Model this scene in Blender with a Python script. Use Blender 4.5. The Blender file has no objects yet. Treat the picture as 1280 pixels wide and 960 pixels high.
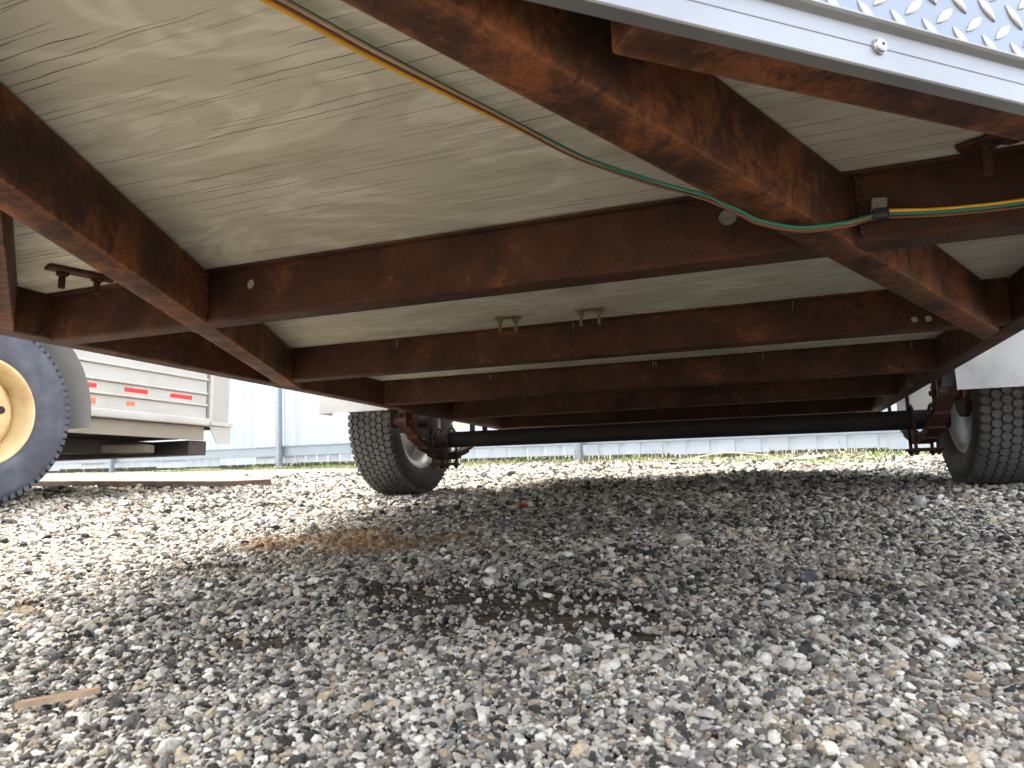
import bpy, bmesh, math, random
import numpy as np
from mathutils import Vector, Matrix
random.seed(4); rng = np.random.default_rng(11)
S = bpy.context.scene
col = S.collection
R = math.radians
V = Vector

# ------------------------------------------------------------ camera, sky, sun
CAMH = 0.2006
cd = bpy.data.cameras.new('camera'); cam = bpy.data.objects.new('camera', cd); col.objects.link(cam)
cd.sensor_width = 36; cd.lens = 36 * 863.3 / 1280; cd.clip_start = .02; cd.clip_end = 400
cr = ((0.94105499, -0.33167753, 0.06637407), (0.33607653, 0.9390479, -0.0723989), (-0.03831534, 0.09043811, 0.99516475))
M4 = Matrix.Identity(4)
for i in range(3):
    M4[i][0] = cr[i][0]; M4[i][1] = cr[i][2]; M4[i][2] = -cr[i][1]
M4[2][3] = CAMH
cam.matrix_world = M4
cd.dof.use_dof = True; cd.dof.focus_distance = 1.5; cd.dof.aperture_fstop = 18
S.camera = cam

SUN_EL, SUN_AZ = R(58), R(-62)      # azimuth clockwise from +y
w = bpy.data.worlds.new('World'); S.world = w; w.use_nodes = True
wn = w.node_tree.nodes; sky = wn.new('ShaderNodeTexSky'); sky.sky_type = 'NISHITA'; sky.sun_disc = False
sky.sun_elevation = SUN_EL; sky.sun_rotation = SUN_AZ; sky.air_density = 1.0; sky.dust_density = 6.0; sky.ozone_density = 1.0
hs_ = wn.new('ShaderNodeHueSaturation'); hs_.inputs['Saturation'].default_value = .40      # thin white overcast
w.node_tree.links.new(sky.outputs[0], hs_.inputs['Color']); w.node_tree.links.new(hs_.outputs[0], wn['Background'].inputs[0]); wn['Background'].inputs[1].default_value = .15
sl = bpy.data.lights.new('sun', 'SUN'); sl.energy = .55; sl.angle = R(28); sl.color = (1, .95, .87)
so = bpy.data.objects.new('sun', sl); col.objects.link(so); so.location = (0, 0, 20)
sd = V((math.sin(SUN_AZ) * math.cos(SUN_EL), math.cos(SUN_AZ) * math.cos(SUN_EL), math.sin(SUN_EL)))
so.rotation_euler = sd.to_track_quat('Z', 'Y').to_euler()
vs = S.view_settings; vs.view_transform = 'Standard'; vs.look = 'None'; vs.gamma = 1; vs.use_curve_mapping = False
vs.exposure = 3.1

# ------------------------------------------------------------ node helpers
class NT:
    def __init__(s, name):
        s.m = bpy.data.materials.new(name); s.m.use_nodes = True
        s.t = s.m.node_tree; s.n = s.t.nodes; s.b = s.n['Principled BSDF']
    def new(s, t, **k):
        n = s.n.new(t)
        for a, v in k.items():
            setattr(n, a, v)
        return n
    def set(s, sock, v):
        if isinstance(v, bpy.types.NodeSocket): s.t.links.new(v, sock)
        elif isinstance(v, (tuple, list)) and len(v) == 3 and sock.type == 'RGBA': sock.default_value = (*v, 1)
        else: sock.default_value = v
    def co(s, scale=(1, 1, 1), kind='Object', loc=(0, 0, 0)):
        tc = s.new('ShaderNodeTexCoord'); mp = s.new('ShaderNodeMapping')
        s.t.links.new(tc.outputs[kind], mp.inputs[0]); mp.inputs['Scale'].default_value = scale; mp.inputs['Location'].default_value = loc
        return mp.outputs[0]
    def noise(s, vec, scale=5, detail=4, rough=.55, dist=0):
        n = s.new('ShaderNodeTexNoise'); s.set(n.inputs['Vector'], vec); n.inputs['Scale'].default_value = scale
        n.inputs['Detail'].default_value = detail; n.inputs['Roughness'].default_value = rough; n.inputs['Distortion'].default_value = dist
        return n.outputs['Fac']
    def math(s, op, a, b=0, c=0, clamp=False):
        n = s.new('ShaderNodeMath', operation=op, use_clamp=clamp)
        for i, v in enumerate((a, b, c)):
            s.set(n.inputs[i], v)
        return n.outputs[0]
    def ramp(s, fac, stops):
        n = s.new('ShaderNodeValToRGB'); s.set(n.inputs[0], fac); e = n.color_ramp.elements
        while len(e) < len(stops): e.new(.5)
        for q, (p, c) in zip(e, stops):
            q.position = p; q.color = (c, c, c, 1) if isinstance(c, (int, float)) else (*c, 1)
        return n.outputs[0]
    def mix(s, fac, a, b, mode='MIX'):
        n = s.new('ShaderNodeMix', data_type='RGBA', blend_type=mode)
        s.set(n.inputs[0], fac); s.set(n.inputs[6], a); s.set(n.inputs[7], b)
        return n.outputs[2]
    def bump(s, h, strength=.3, dist=.002, prev=None):
        n = s.new('ShaderNodeBump'); s.set(n.inputs['Height'], h); n.inputs['Strength'].default_value = strength; n.inputs['Distance'].default_value = dist
        if prev: s.set(n.inputs['Normal'], prev)
        return n.outputs[0]
    def out(s, color=None, rough=None, metal=None, normal=None, spec=None):
        for k, v in (('Base Color', color), ('Roughness', rough), ('Metallic', metal), ('Normal', normal), ('Specular IOR Level', spec)):
            if v is not None: s.set(s.b.inputs[k], v)
        return s.m

def plain(name, c, rough=.5, metal=0, var=.12, scale=8, bump=.1, dirt=None):
    t = NT(name); v = t.co()
    n = t.noise(v, scale, 5, .6)
    base = t.mix(t.ramp(n, [(.3, 0), (.7, 1)]), tuple(x * (1 - var) for x in c), tuple(min(1, x * (1 + var)) for x in c))
    if dirt:
        base = t.mix(t.ramp(t.noise(v, scale * .6, 6, .65, .4), [(.5, 0), (.72, .75)]), base, dirt)
    return t.out(base, t.math('ADD', t.math('MULTIPLY', n, .2), rough - .1), metal, t.bump(t.noise(v, scale * 14, 3), bump, .001))

def rust_mat(name, orange=.45, black=.5, edge=False):
    t = NT(name); v = t.co()
    a = t.noise(v, 9, 8, .68, .3); b = t.noise(t.co((1, 1, 1), loc=(3, 1, 7)), 7.5, 8, .66, .6); c = t.noise(v, 70, 5, .7)
    fine = t.noise(v, 260, 3, .6)
    base = t.mix(t.ramp(a, [(.32, 0), (.66, 1)]), (.034, .0165, .012), (.105, .043, .023))
    base = t.mix(t.math('MULTIPLY', t.ramp(t.math('ADD', a, t.math('MULTIPLY', t.math('SUBTRACT', c, .5), .5)), [(.70 - orange * .25, 0), (.86 - orange * .25, 1)]), .75), base, (.26, .088, .030))
    base = t.mix(t.math('MULTIPLY', t.ramp(t.math('ADD', b, t.math('MULTIPLY', t.math('SUBTRACT', c, .5), .35)), [(.78 - black * .4, 0), (.84 - black * .4, 1)]), .85), base, (.013, .0125, .0135))
    base = t.mix(t.ramp(fine, [(.35, .4), (.62, 0)]), base, (.02, .012, .01))
    if edge:
        bv = t.new('ShaderNodeBevel', samples=4); bv.inputs['Radius'].default_value = .009
        ge = t.new('ShaderNodeNewGeometry'); dt = t.new('ShaderNodeVectorMath', operation='DOT_PRODUCT')
        t.set(dt.inputs[0], bv.outputs[0]); t.set(dt.inputs[1], ge.outputs['True Normal'])
        em = t.math('MULTIPLY', t.ramp(t.math('SUBTRACT', 1, dt.outputs['Value']), [(.01, 0), (.10, 1)]), t.ramp(c, [(.35, .15), (.6, .95)]))
        base = t.mix(em, base, (.34, .135, .055))
    base = t.mix(t.ramp(t.noise(v, 26, 6, .75, .8), [(.555, 0), (.64, .75)]), base, (.018, .015, .015))
    nb = t.bump(c, .55, .003); nb = t.bump(fine, .35, .0008, nb)
    rg = t.ramp(b, [(.4, .78), (.75, .48)])
    return t.out(base, rg, 0, nb, .22)

def plywood_mat():
    t = NT('plywood'); v = t.co()
    sep = t.new('ShaderNodeSeparateXYZ'); t.set(sep.inputs[0], v); X, Y = sep.outputs[0], sep.outputs[1]
    warp = t.noise(t.co((1.3, 3, 1)), 2.2, 4, .5)
    # big cathedral figure
    fig = t.noise(t.co((1.5, 3.4, 1)), 1.5, 3, .5, 1.6)
    bands = t.math('SINE', t.math('MULTIPLY', fig, 30))
    streak = t.noise(t.co((5, 190, 1)), 1.0, 4, .6)
    blot = t.noise(t.co((2.2, 4, 1)), 1.9, 6, .62, .7)
    base = t.mix(t.ramp(bands, [(.1, 0), (.9, 1)]), (.57, .562, .475), (.68, .675, .585))
    base = t.mix(t.ramp(streak, [(.35, .18), (.6, 0)]), base, (.42, .40, .33))
    base = t.mix(t.ramp(blot, [(.47, 0), (.64, .65)]), base, (.44, .40, .32))
    base = t.mix(t.ramp(t.noise(t.co((1.2, 2.4, 1), loc=(5, 2, 0)), 2.6, 4, .6), [(.55, 0), (.7, .35)]), base, (.66, .66, .58))
    # long thin checks along the grain
    cr_all = None
    for k, (freq, thr, wd) in enumerate(((44, .465, .032), (83, .495, .048), (140, .54, .05))):
        wy = t.math('ADD', Y, t.math('MULTIPLY', t.math('SUBTRACT', t.noise(t.co((4 + k, 9, 1), loc=(k * 3, 0, 0)), 2.0, 3, .5), .5), .012))
        ph = t.math('MULTIPLY', wy, freq)
        fr = t.math('FRACT', ph); idn = t.math('FLOOR', ph)
        wnz = t.new('ShaderNodeTexWhiteNoise', noise_dimensions='1D'); t.set(wnz.inputs['W'], t.math('ADD', idn, 17.3 * k))
        cen = t.math('ADD', t.math('MULTIPLY', wnz.outputs['Value'], .7), .15)
        dist = t.math('ABSOLUTE', t.math('SUBTRACT', fr, cen))
        cv = t.new('ShaderNodeCombineXYZ'); t.set(cv.inputs[0], t.math('MULTIPLY', X, 3.6)); t.set(cv.inputs[1], t.math('MULTIPLY', idn, 5.37))
        lg = t.noise(cv.outputs[0], 1.0, 3, .6)
        regional = t.noise(t.co((1.1, 1.6, 1), loc=(2 * k, 4, 0)), 1.6, 3)
        open_ = t.math('MULTIPLY', t.math('SUBTRACT', t.math('ADD', lg, t.math('MULTIPLY', t.math('SUBTRACT', regional, .5), .55)), thr), 7, clamp=True)
        line = t.math('SUBTRACT', 1, t.math('DIVIDE', dist, t.math('ADD', t.math('MULTIPLY', open_, wd), .0001)), clamp=True)
        line = t.math('MULTIPLY', t.math('MULTIPLY', line, 2.2, clamp=True), t.math('MULTIPLY', open_, 3, clamp=True))
        cr_all = line if cr_all is None else t.math('MAXIMUM', cr_all, line)
    base = t.mix(t.math('MULTIPLY', cr_all, .97), base, (.022, .016, .012))
    nb = t.bump(t.math('MULTIPLY', cr_all, -1), .35, .0008); nb = t.bump(streak, .25, .001, nb)
    return t.out(base, .85, 0, nb, .2)

def alu_mat(name, c, rough, metal=1.0, aniso=(3, 160, 160)):
    t = NT(name); n = t.noise(t.co(aniso), 1.5, 4, .6); g = t.noise(t.co(), 6, 5, .6)
    base = t.mix(t.ramp(g, [(.45, 0), (.75, .35)]), c, tuple(x * .6 for x in c))
    return t.out(base, t.math('ADD', t.math('MULTIPLY', n, .18), rough), metal, t.bump(g, .08, .002))

def rubber_mat(name, c=(.022, .022, .024), dust=.3, dustc=(.16, .15, .14)):
    t = NT(name); n = t.noise(t.co(), 7, 6, .65, .4); f = t.noise(t.co(), 140, 3)
    base = t.mix(t.math('MULTIPLY', t.ramp(n, [(.42, 0), (.68, 1)]), dust), c, dustc)
    return t.out(base, .72, 0, t.bump(f, .25, .0006), .35)

M = {}
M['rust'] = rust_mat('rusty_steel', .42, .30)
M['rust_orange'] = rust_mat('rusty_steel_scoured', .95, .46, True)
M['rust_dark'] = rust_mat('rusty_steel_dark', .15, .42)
M['plywood'] = plywood_mat()
M['alu'] = alu_mat('aluminium_trim', (.33, .34, .35), .34, .7)
M['alu_bar_lit'] = alu_mat('aluminium_tread_bar_lit', (.62, .64, .66), .25, .8, (30, 30, 30))  # same sheet as the plate; highlights on the bars put into a brighter colour
M['alu_plate'] = alu_mat('aluminium_tread_plate', (.25, .275, .305), .22, .9, (30, 30, 30))
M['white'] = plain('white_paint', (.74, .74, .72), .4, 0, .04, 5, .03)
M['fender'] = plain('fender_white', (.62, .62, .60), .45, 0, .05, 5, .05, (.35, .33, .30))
M['black'] = plain('black_axle_paint', (.020, .018, .018), .8, 0, .4, 9, .5, (.06, .028, .017))
M['bolt'] = rust_mat('rusty_bolt', .3, .3)
M['zinc'] = plain('zinc_steel', (.45, .45, .46), .35, .9, .1, 30, .05)
M['washer'] = plain('tarnished_washer', (.20, .17, .11), .5, .6, .2, 60, .15)
M['rubber'] = rubber_mat('tyre_rubber', (.045, .044, .044), .35)
M['rubber_tread'] = rubber_mat('tyre_tread_rubber', (.075, .073, .072), .5, (.17, .165, .155))
M['rubber_blue'] = rubber_mat('weathered_tyre_rubber', (.05, .056, .075), .45, (.15, .16, .185))
M['rim_silver'] = plain('rim_silver', (.55, .55, .54), .4, .4, .1, 10, .1, (.22, .18, .14))
M['rim_tan'] = plain('rim_tan_paint', (.55, .42, .22), .5, 0, .12, 8, .1, (.36, .20, .09))
M['hole'] = plain('dark_opening', (.012, .012, .012), .8)
M['wire_yellow'] = plain('wire_yellow', (.78, .42, .03), .4, 0, .05)
M['wire_brown'] = plain('wire_brown', (.20, .07, .03), .45, 0, .05)
M['wire_green'] = plain('wire_green', (.02, .21, .16), .4, 0, .05)
M['wire_white'] = plain('wire_cream', (.55, .36, .24), .4, 0, .05)
M['plastic_black'] = plain('black_plastic', (.02, .02, .022), .45)
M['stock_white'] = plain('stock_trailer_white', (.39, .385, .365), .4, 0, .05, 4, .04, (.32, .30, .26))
M['stock_shadow_beige'] = plain('stock_trailer_shadow_beige', (.24, .215, .175), .6, 0, .1, 5, .05)  # shadow-side tone of the skirt put into the colour; the brace shares it
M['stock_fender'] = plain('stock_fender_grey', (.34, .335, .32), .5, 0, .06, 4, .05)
M['red_tape'] = plain('red_reflective_tape', (.62, .03, .025), .35, 0, .05)
M['orange_tape'] = plain('faded_reflective_tape', (.72, .16, .08), .4, 0, .1)
M['dark_under'] = plain('dark_chassis_steel', (.05, .04, .035), .8)
M['fence'] = plain('fence_panel_paint', (.47, .505, .535), .42, .0, .05, 3, .05)
M['galv'] = plain('galvanised_post', (.25, .30, .35), .45, .3, .1, 12, .08)
M['fence_rail'] = plain('fence_rail_paint', (.22, .265, .29), .45, 0, .06, 6, .05)
M['plank'] = plain('weathered_brown_plank', (.13, .085, .06), .85, 0, .35, 6, .5, (.26, .20, .16))
M['chip'] = plain('pale_wood_chip', (.36, .25, .16), .85, 0, .3, 40, .5)
M['red_plastic'] = plain('red_plastic_scrap', (.42, .02, .03), .35)
M['blue_plastic'] = plain('blue_plastic_scrap', (.03, .10, .35), .35)
def leafmat(name, c1, c2):
    t = NT(name); oi = t.noise(t.co(), 9, 3)
    return t.out(t.mix(t.ramp(oi, [(.35, 0), (.65, 1)]), c1, c2), .6)
M['grass'] = leafmat('weed_green', (.10, .19, .03), (.22, .27, .06))
M['straw'] = leafmat('dry_straw', (.33, .26, .15), (.45, .37, .24))

# ------------------------------------------------------------ mesh helpers
class B:
    def __init__(s): s.bm = bmesh.new()
    def _join(s, bm2):
        me = bpy.data.meshes.new('t'); bm2.to_mesh(me); bm2.free(); s.bm.from_mesh(me); bpy.data.meshes.remove(me)
    def obox(s, mat, dims, bev=.003, seg=2):
        b = bmesh.new(); bmesh.ops.create_cube(b, size=1, matrix=Matrix.Diagonal((*dims, 1)))
        if bev: bmesh.ops.bevel(b, geom=b.edges[:], offset=bev, segments=seg, profile=.5, affect='EDGES')
        bmesh.ops.transform(b, matrix=mat, verts=b.verts[:]); s._join(b); return s
    def box(s, x0, x1, y0, y1, z0, z1, bev=.003, seg=2):
        return s.obox(Matrix.Translation(((x0 + x1) / 2, (y0 + y1) / 2, (z0 + z1) / 2)), (abs(x1 - x0), abs(y1 - y0), abs(z1 - z0)), bev, seg)
    def prism(s, poly, z0, z1, bev=0):
        """polygon (x, y) extruded from z0 to z1"""
        b = bmesh.new(); vs = [b.verts.new((x, y, z0)) for x, y in poly]
        f = b.faces.new(vs); r = bmesh.ops.extrude_face_region(b, geom=[f])
        bmesh.ops.translate(b, vec=(0, 0, z1 - z0), verts=[v for v in r['geom'] if isinstance(v, bmesh.types.BMVert)])
        bmesh.ops.recalc_face_normals(b, faces=b.faces[:])
        if bev: bmesh.ops.bevel(b, geom=b.edges[:], offset=bev, segments=2, profile=.5, affect='EDGES')
        s._join(b); return s
    def cyl(s, p, q, r, n=14, r2=None, bev=0):
        p, q = V(p), V(q); d = q - p; b = bmesh.new()
        bmesh.ops.create_cone(b, cap_ends=True, segments=n, radius1=r, radius2=r if r2 is None else r2, depth=d.length)
        if bev: bmesh.ops.bevel(b, geom=[e for e in b.edges if abs(e.verts[0].co.z - e.verts[1].co.z) < 1e-6], offset=bev, segments=2, affect='EDGES')
        bmesh.ops.transform(b, matrix=Matrix.Translation((p + q) / 2) @ d.to_track_quat('Z', 'Y').to_matrix().to_4x4(), verts=b.verts[:])
        s._join(b); return s
    def tube(s, pts, r, n=8, sub=6):
        pts = [V(p) for p in pts]; P = []
        for i in range(len(pts) - 1):       # catmull-rom
            a, b_, c, d = pts[max(i - 1, 0)], pts[i], pts[i + 1], pts[min(i + 2, len(pts) - 1)]
            for k in range(sub):
                u = k / sub
                P.append(.5 * ((2 * b_) + (c - a) * u + (2 * a - 5 * b_ + 4 * c - d) * u * u + (3 * b_ - a - 3 * c + d) * u ** 3))
        P.append(pts[-1]); bm = s.bm; prev = None; up = V((0, 0, 1))
        for i, p in enumerate(P):
            t = (P[min(i + 1, len(P) - 1)] - P[max(i - 1, 0)]).normalized(); a = t.cross(up)
            if a.length < .01: a = t.cross(V((1, 0, 0)))
            a.normalize(); c = a.cross(t)
            ring = [bm.verts.new(p + r * (math.cos(2 * math.pi * k / n) * a + math.sin(2 * math.pi * k / n) * c)) for k in range(n)]
            if prev:
                for k in range(n): bm.faces.new((prev[k], prev[(k + 1) % n], ring[(k + 1) % n], ring[k]))
            else: bm.faces.new(ring)
            prev = ring
        bm.faces.new(prev); return s
    def lathe(s, prof, n=64, axis='X', c=(0, 0, 0), closed=True):
        """profile of (axial, radius)"""
        bm = s.bm; rings = []
        for a, r in prof:
            ring = []
            for k in range(n):
                t = 2 * math.pi * k / n
                ring.append(bm.verts.new((c[0] + a, c[1] + r * math.cos(t), c[2] + r * math.sin(t))))
            rings.append(ring)
        m = len(rings)
        for i in range(m if closed else m - 1):
            A_, B_ = rings[i], rings[(i + 1) % m]
            for k in range(n): bm.faces.new((A_[k], A_[(k + 1) % n], B_[(k + 1) % n], B_[k]))
        return s
    def build(s, name, mat, parent=None, smooth=False, loc=None):
        bmesh.ops.recalc_face_normals(s.bm, faces=s.bm.faces[:])
        me = bpy.data.meshes.new(name); s.bm.to_mesh(me); s.bm.free()
        me.materials.append(M[mat] if isinstance(mat, str) else mat)
        if smooth:
            me.polygons.foreach_set('use_smooth', [True] * len(me.polygons))
            if smooth != 'all': me.set_sharp_from_angle(angle=R(40))
        o = bpy.data.objects.new(name, me); col.objects.link(o)
        if parent: o.parent = parent
        if loc: o.location = loc
        return o
def tag(o, label=None, cat=None, group=None, kind=None):
    for k, v in (('label', label), ('category', cat), ('group', group), ('kind', kind)):
        if v: o[k] = v
    return o
def empty(name, loc=(0, 0, 0), rot=(0, 0, 0), parent=None):
    o = bpy.data.objects.new(name, None); o.empty_display_size = .1; col.objects.link(o)
    o.location = loc; o.rotation_euler = rot
    if parent: o.parent = parent
    return o
def link_copy(o, parent, loc, rot=None):
    c = o.copy(); col.objects.link(c); c.parent = parent; c.location = loc
    if rot: c.rotation_euler = rot
    return c

# ------------------------------------------------------------ ground
SEEDS = [(random.uniform(-1, 1), random.uniform(-1, 1)) for _ in range(6)]
def ground_z(x, y):
    """gentle unevenness of the gravel yard, flat near the wheels"""
    return .010 * np.sin(x * 2.3 + .6) * np.sin(y * 1.9 + 1.1) + .006 * np.sin(x * 5.1 + y * 3.7) + .004 * np.sin(x * 9.3 - y * 7.9 + 2)

def ground_material():
    t = NT('gravel_ground'); v = t.co()
    vo = t.new('ShaderNodeTexVoronoi'); t.set(vo.inputs['Vector'], v); vo.inputs['Scale'].default_value = 75
    sc = t.new('ShaderNodeSeparateColor'); t.set(sc.inputs[0], vo.outputs['Color'])
    stone = t.ramp(sc.outputs[0], [(0, (.06, .058, .06)), (.25, (.16, .155, .15)), (.5, (.30, .285, .26)), (.75, (.42, .38, .31)), (1, (.58, .56, .52))])
    stone = t.mix(t.ramp(vo.outputs['Distance'], [(.35, 0), (.75, .8)]), stone, (.05, .043, .036))
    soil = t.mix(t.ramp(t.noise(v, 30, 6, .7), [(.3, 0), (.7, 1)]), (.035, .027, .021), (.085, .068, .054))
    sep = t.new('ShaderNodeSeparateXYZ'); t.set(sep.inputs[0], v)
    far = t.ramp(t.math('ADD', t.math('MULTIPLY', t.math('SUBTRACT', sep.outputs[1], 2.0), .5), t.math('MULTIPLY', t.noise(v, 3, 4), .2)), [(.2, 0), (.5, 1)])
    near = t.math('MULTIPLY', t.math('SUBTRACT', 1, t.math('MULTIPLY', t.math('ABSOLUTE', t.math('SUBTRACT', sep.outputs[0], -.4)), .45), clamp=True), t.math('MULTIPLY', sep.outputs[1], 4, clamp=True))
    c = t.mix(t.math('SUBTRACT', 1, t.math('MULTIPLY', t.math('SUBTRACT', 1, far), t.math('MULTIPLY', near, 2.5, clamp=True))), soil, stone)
    c = t.mix(t.math('MULTIPLY', t.ramp(t.noise(v, .9, 5, .6), [(.42, 0), (.62, 1)]), .6), c, (.20, .165, .11))
    c = t.mix(1, c, (.92, .86, .76), 'MULTIPLY')
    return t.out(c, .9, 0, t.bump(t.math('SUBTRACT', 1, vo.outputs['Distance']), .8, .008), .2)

def sheet(xs, ys):
    X, Y = np.meshgrid(xs, ys); Z = ground_z(X, Y) - .004
    Z = Z * np.clip((14 - np.hypot(X, Y)) / 6, 0, 1)
    nx, ny = len(xs), len(ys)
    vsx = np.stack([X.ravel(), Y.ravel(), Z.ravel()], 1)
    fs = [(j * nx + i, j * nx + i + 1, (j + 1) * nx + i + 1, (j + 1) * nx + i) for j in range(ny - 1) for i in range(nx - 1)]
    me = bpy.data.meshes.new('ground'); me.from_pydata(vsx.tolist(), [], fs); me.materials.append(ground_material())
    me.polygons.foreach_set('use_smooth', [True] * len(me.polygons))
    o = bpy.data.objects.new('ground', me); col.objects.link(o); tag(o, kind='structure'); return o
def graded(lo, hi, far): return np.unique(np.concatenate([np.arange(lo, hi, .1), [-far, -far / 2, -40, -20, -10, far, far / 2, 40, 20, 12]]))
sheet(graded(-7, 4, 150), graded(-2, 9, 150))

# gravel: instanced stones, colours and sizes stored per point
def gravel_points():
    P = []
    def add(n, xr, yr, keep, smean, ssig):
        x = rng.uniform(*xr, n); y = rng.uniform(*yr, n); k = keep(x, y); x, y = x[k], y[k]
        s = np.clip(rng.lognormal(math.log(smean), ssig, len(x)), smean * .4, smean * 2.6)
        P.append(np.stack([x, y, s], 1))
    rr = lambda x, y: np.hypot(x, y)
    insec = lambda x, y: (x < .62 * y + .42) & (x > -1.45 * y - .45)
    # bare soil patch shows fewer stones
    def bare(x, y):
        d = np.full(len(x), 9.)
        for bx, by, rx, ry in ((-.33, .86, .21, .10), (-.24, .76, .13, .07), (-.95, 1.05, .12, .05), (-.52, .66, .07, .03), (.06, 1.08, .10, .04), (-.12, .70, .06, .03), (-1.05, .72, .12, .06), (.36, .95, .08, .04)):
            d = np.minimum(d, np.hypot((x - bx) / rx, (y - by) / ry))
        d = d + .35 * np.sin(x * 40) * np.sin(y * 37) + .2 * np.sin(x * 91 + y * 60)
        return rng.uniform(0, 1, len(x)) < np.clip(d * 1.3 - .75, .07, 1)
    size = lambda r: .0011 + .00150 * r
    for r0, r1, cov in ((.3, .62, .52), (.62, 1.0, .50), (1.0, 1.5, .46), (1.5, 2.1, .40), (2.1, 3.0, .30), (3.0, 4.6, .16), (4.6, 7.4, .08)):
        s_ = size((r0 + r1) / 2); x0, x1, y1 = -1.35 * r1 - .4, .95 * r1 * .72 + .6, r1
        n = int((x1 - x0) * y1 * cov / s_ ** 2)
        add(n, (x0, x1), (.03, y1), lambda x, y: insec(x, y) & (rr(x, y) >= r0) & (rr(x, y) < r1) & bare(x, y), s_, .46)
    return np.concatenate(P)
def stone_colours(x, y):
    n = len(x); u = rng.uniform(0, 1, n); c = np.zeros((n, 3))
    pal = [(.19, (.045, .043, .041)), (.34, (.15, .147, .142)), (.50, (.31, .305, .295)), (.70, (.49, .47, .425)), (.78, (.46, .385, .28)), (.965, (.72, .705, .665)), (1.01, (.22, .18, .14))]
    lo = 0
    # clumps of darker and paler stones
    cl = .5 + .5 * np.sin(x * 3.1 + 1.3 * np.sin(y * 4.3)) * np.sin(y * 2.7 + np.sin(x * 5.2))
    u2 = np.clip(u + (cl - .5) * .22, 0, .999)
    for hi, cc in pal:
        m = (u2 >= lo) & (u2 < hi); c[m] = cc; lo = hi
    c *= rng.uniform(.75, 1.25, (n, 1)); c *= 1 + rng.normal(0, .012, (n, 3))
    # rust-stained stones where runoff dripped
    d = np.hypot((x + .86 + .3 * (y - 1.3)) / .30, (y - 1.32) / .17) + .3 * np.sin(x * 23) * np.sin(y * 19) + rng.normal(0, .22, n)
    k = np.clip((1.0 - d) * 1.6, 0, .8)[:, None]; c = c * (1 - k) + np.array([.36, .22, .10]) * rng.uniform(.4, 1.3, (n, 1)) * k
    # stones darkened in two soft-edged patches
    d = np.hypot((x + .75) / .62, (y - 1.75) / .40) + .35 * np.sin(x * 13 + 1) * np.sin(y * 11) + rng.normal(0, .2, n)
    c *= 1 - np.clip((1 - d) * 1.2, 0, .30)[:, None]
    d = np.hypot((x + .25) / .50, (y - 1.0) / .30) + .5 * np.sin(x * 17 + 2) * np.sin(y * 15) + rng.normal(0, .25, n)
    c *= 1 - np.clip((1 - d) * 1.2, 0, .30)[:, None]
    return np.clip(c * np.array([1.04, .985, .885]), .01, .85)
pts = gravel_points(); gx, gy, gs = pts.T
print('stones', len(gx))
gz = ground_z(gx, gy) + gs * rng.uniform(-.25, .55, len(gx))
me = bpy.data.meshes.new('gravel'); me.vertices.add(len(gx))
me.vertices.foreach_set('co', np.stack([gx, gy, gz], 1).astype(np.float32).ravel())
for nm, ty, dat, key in (('ssize', 'FLOAT', gs, 'value'), ('stone_col', 'FLOAT_COLOR', np.concatenate([stone_colours(gx, gy), np.ones((len(gx), 1))], 1), 'color'),
                         ('srot', 'FLOAT_VECTOR', np.stack([rng.normal(0, .45, len(gx)), rng.normal(0, .45, len(gx)), rng.uniform(0, 6.28, len(gx))], 1), 'vector'),
                         ('sdim', 'FLOAT_VECTOR', np.stack([rng.uniform(.85, 1.35, len(gx)), rng.uniform(.75, 1.1, len(gx)), rng.uniform(.5, .9, len(gx))], 1), 'vector')):
    a = me.attributes.new(nm, ty, 'POINT'); a.data.foreach_set(key, np.asarray(dat, dtype=np.float32).ravel())
gravel = bpy.data.objects.new('gravel', me); col.objects.link(gravel)
tag(gravel, 'loose mixed grey, white and tan gravel covering the yard', 'gravel', kind='stuff')

def stone_material(name, attr=True, colr=None):
    t = NT(name); v = t.co()
    if attr:
        a = t.new('ShaderNodeAttribute', attribute_type='INSTANCER', attribute_name='stone_col'); base = a.outputs['Color']
    else: base = t.mix(0, colr, colr)
    n = t.noise(v, 2.2 if attr else 60, 6, .7)
    base = t.mix(t.ramp(n, [(.3, .45), (.62, 0)]), base, t.mix(1, base, (.35, .33, .32), 'MULTIPLY'))
    base = t.mix(t.ramp(t.noise(v, 5 if attr else 160, 3, .6), [(.58, 0), (.75, .35)]), base, (.62, .60, .56))
    return t.out(base, .8, 0, t.bump(t.noise(v, 9 if attr else 220, 4, .7), .5, .08 if attr else .002), .3)
SM = stone_material('gravel_stone')
ng = bpy.data.node_groups.new('gravel_scatter', 'GeometryNodeTree')
ng.interface.new_socket('Geometry', in_out='INPUT', socket_type='NodeSocketGeometry'); ng.interface.new_socket('Geometry', in_out='OUTPUT', socket_type='NodeSocketGeometry')
N = ng.nodes; Lk = ng.links.new
gi = N.new('NodeGroupInput'); go = N.new('NodeGroupOutput')
join = N.new('GeometryNodeJoinGeometry')
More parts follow.
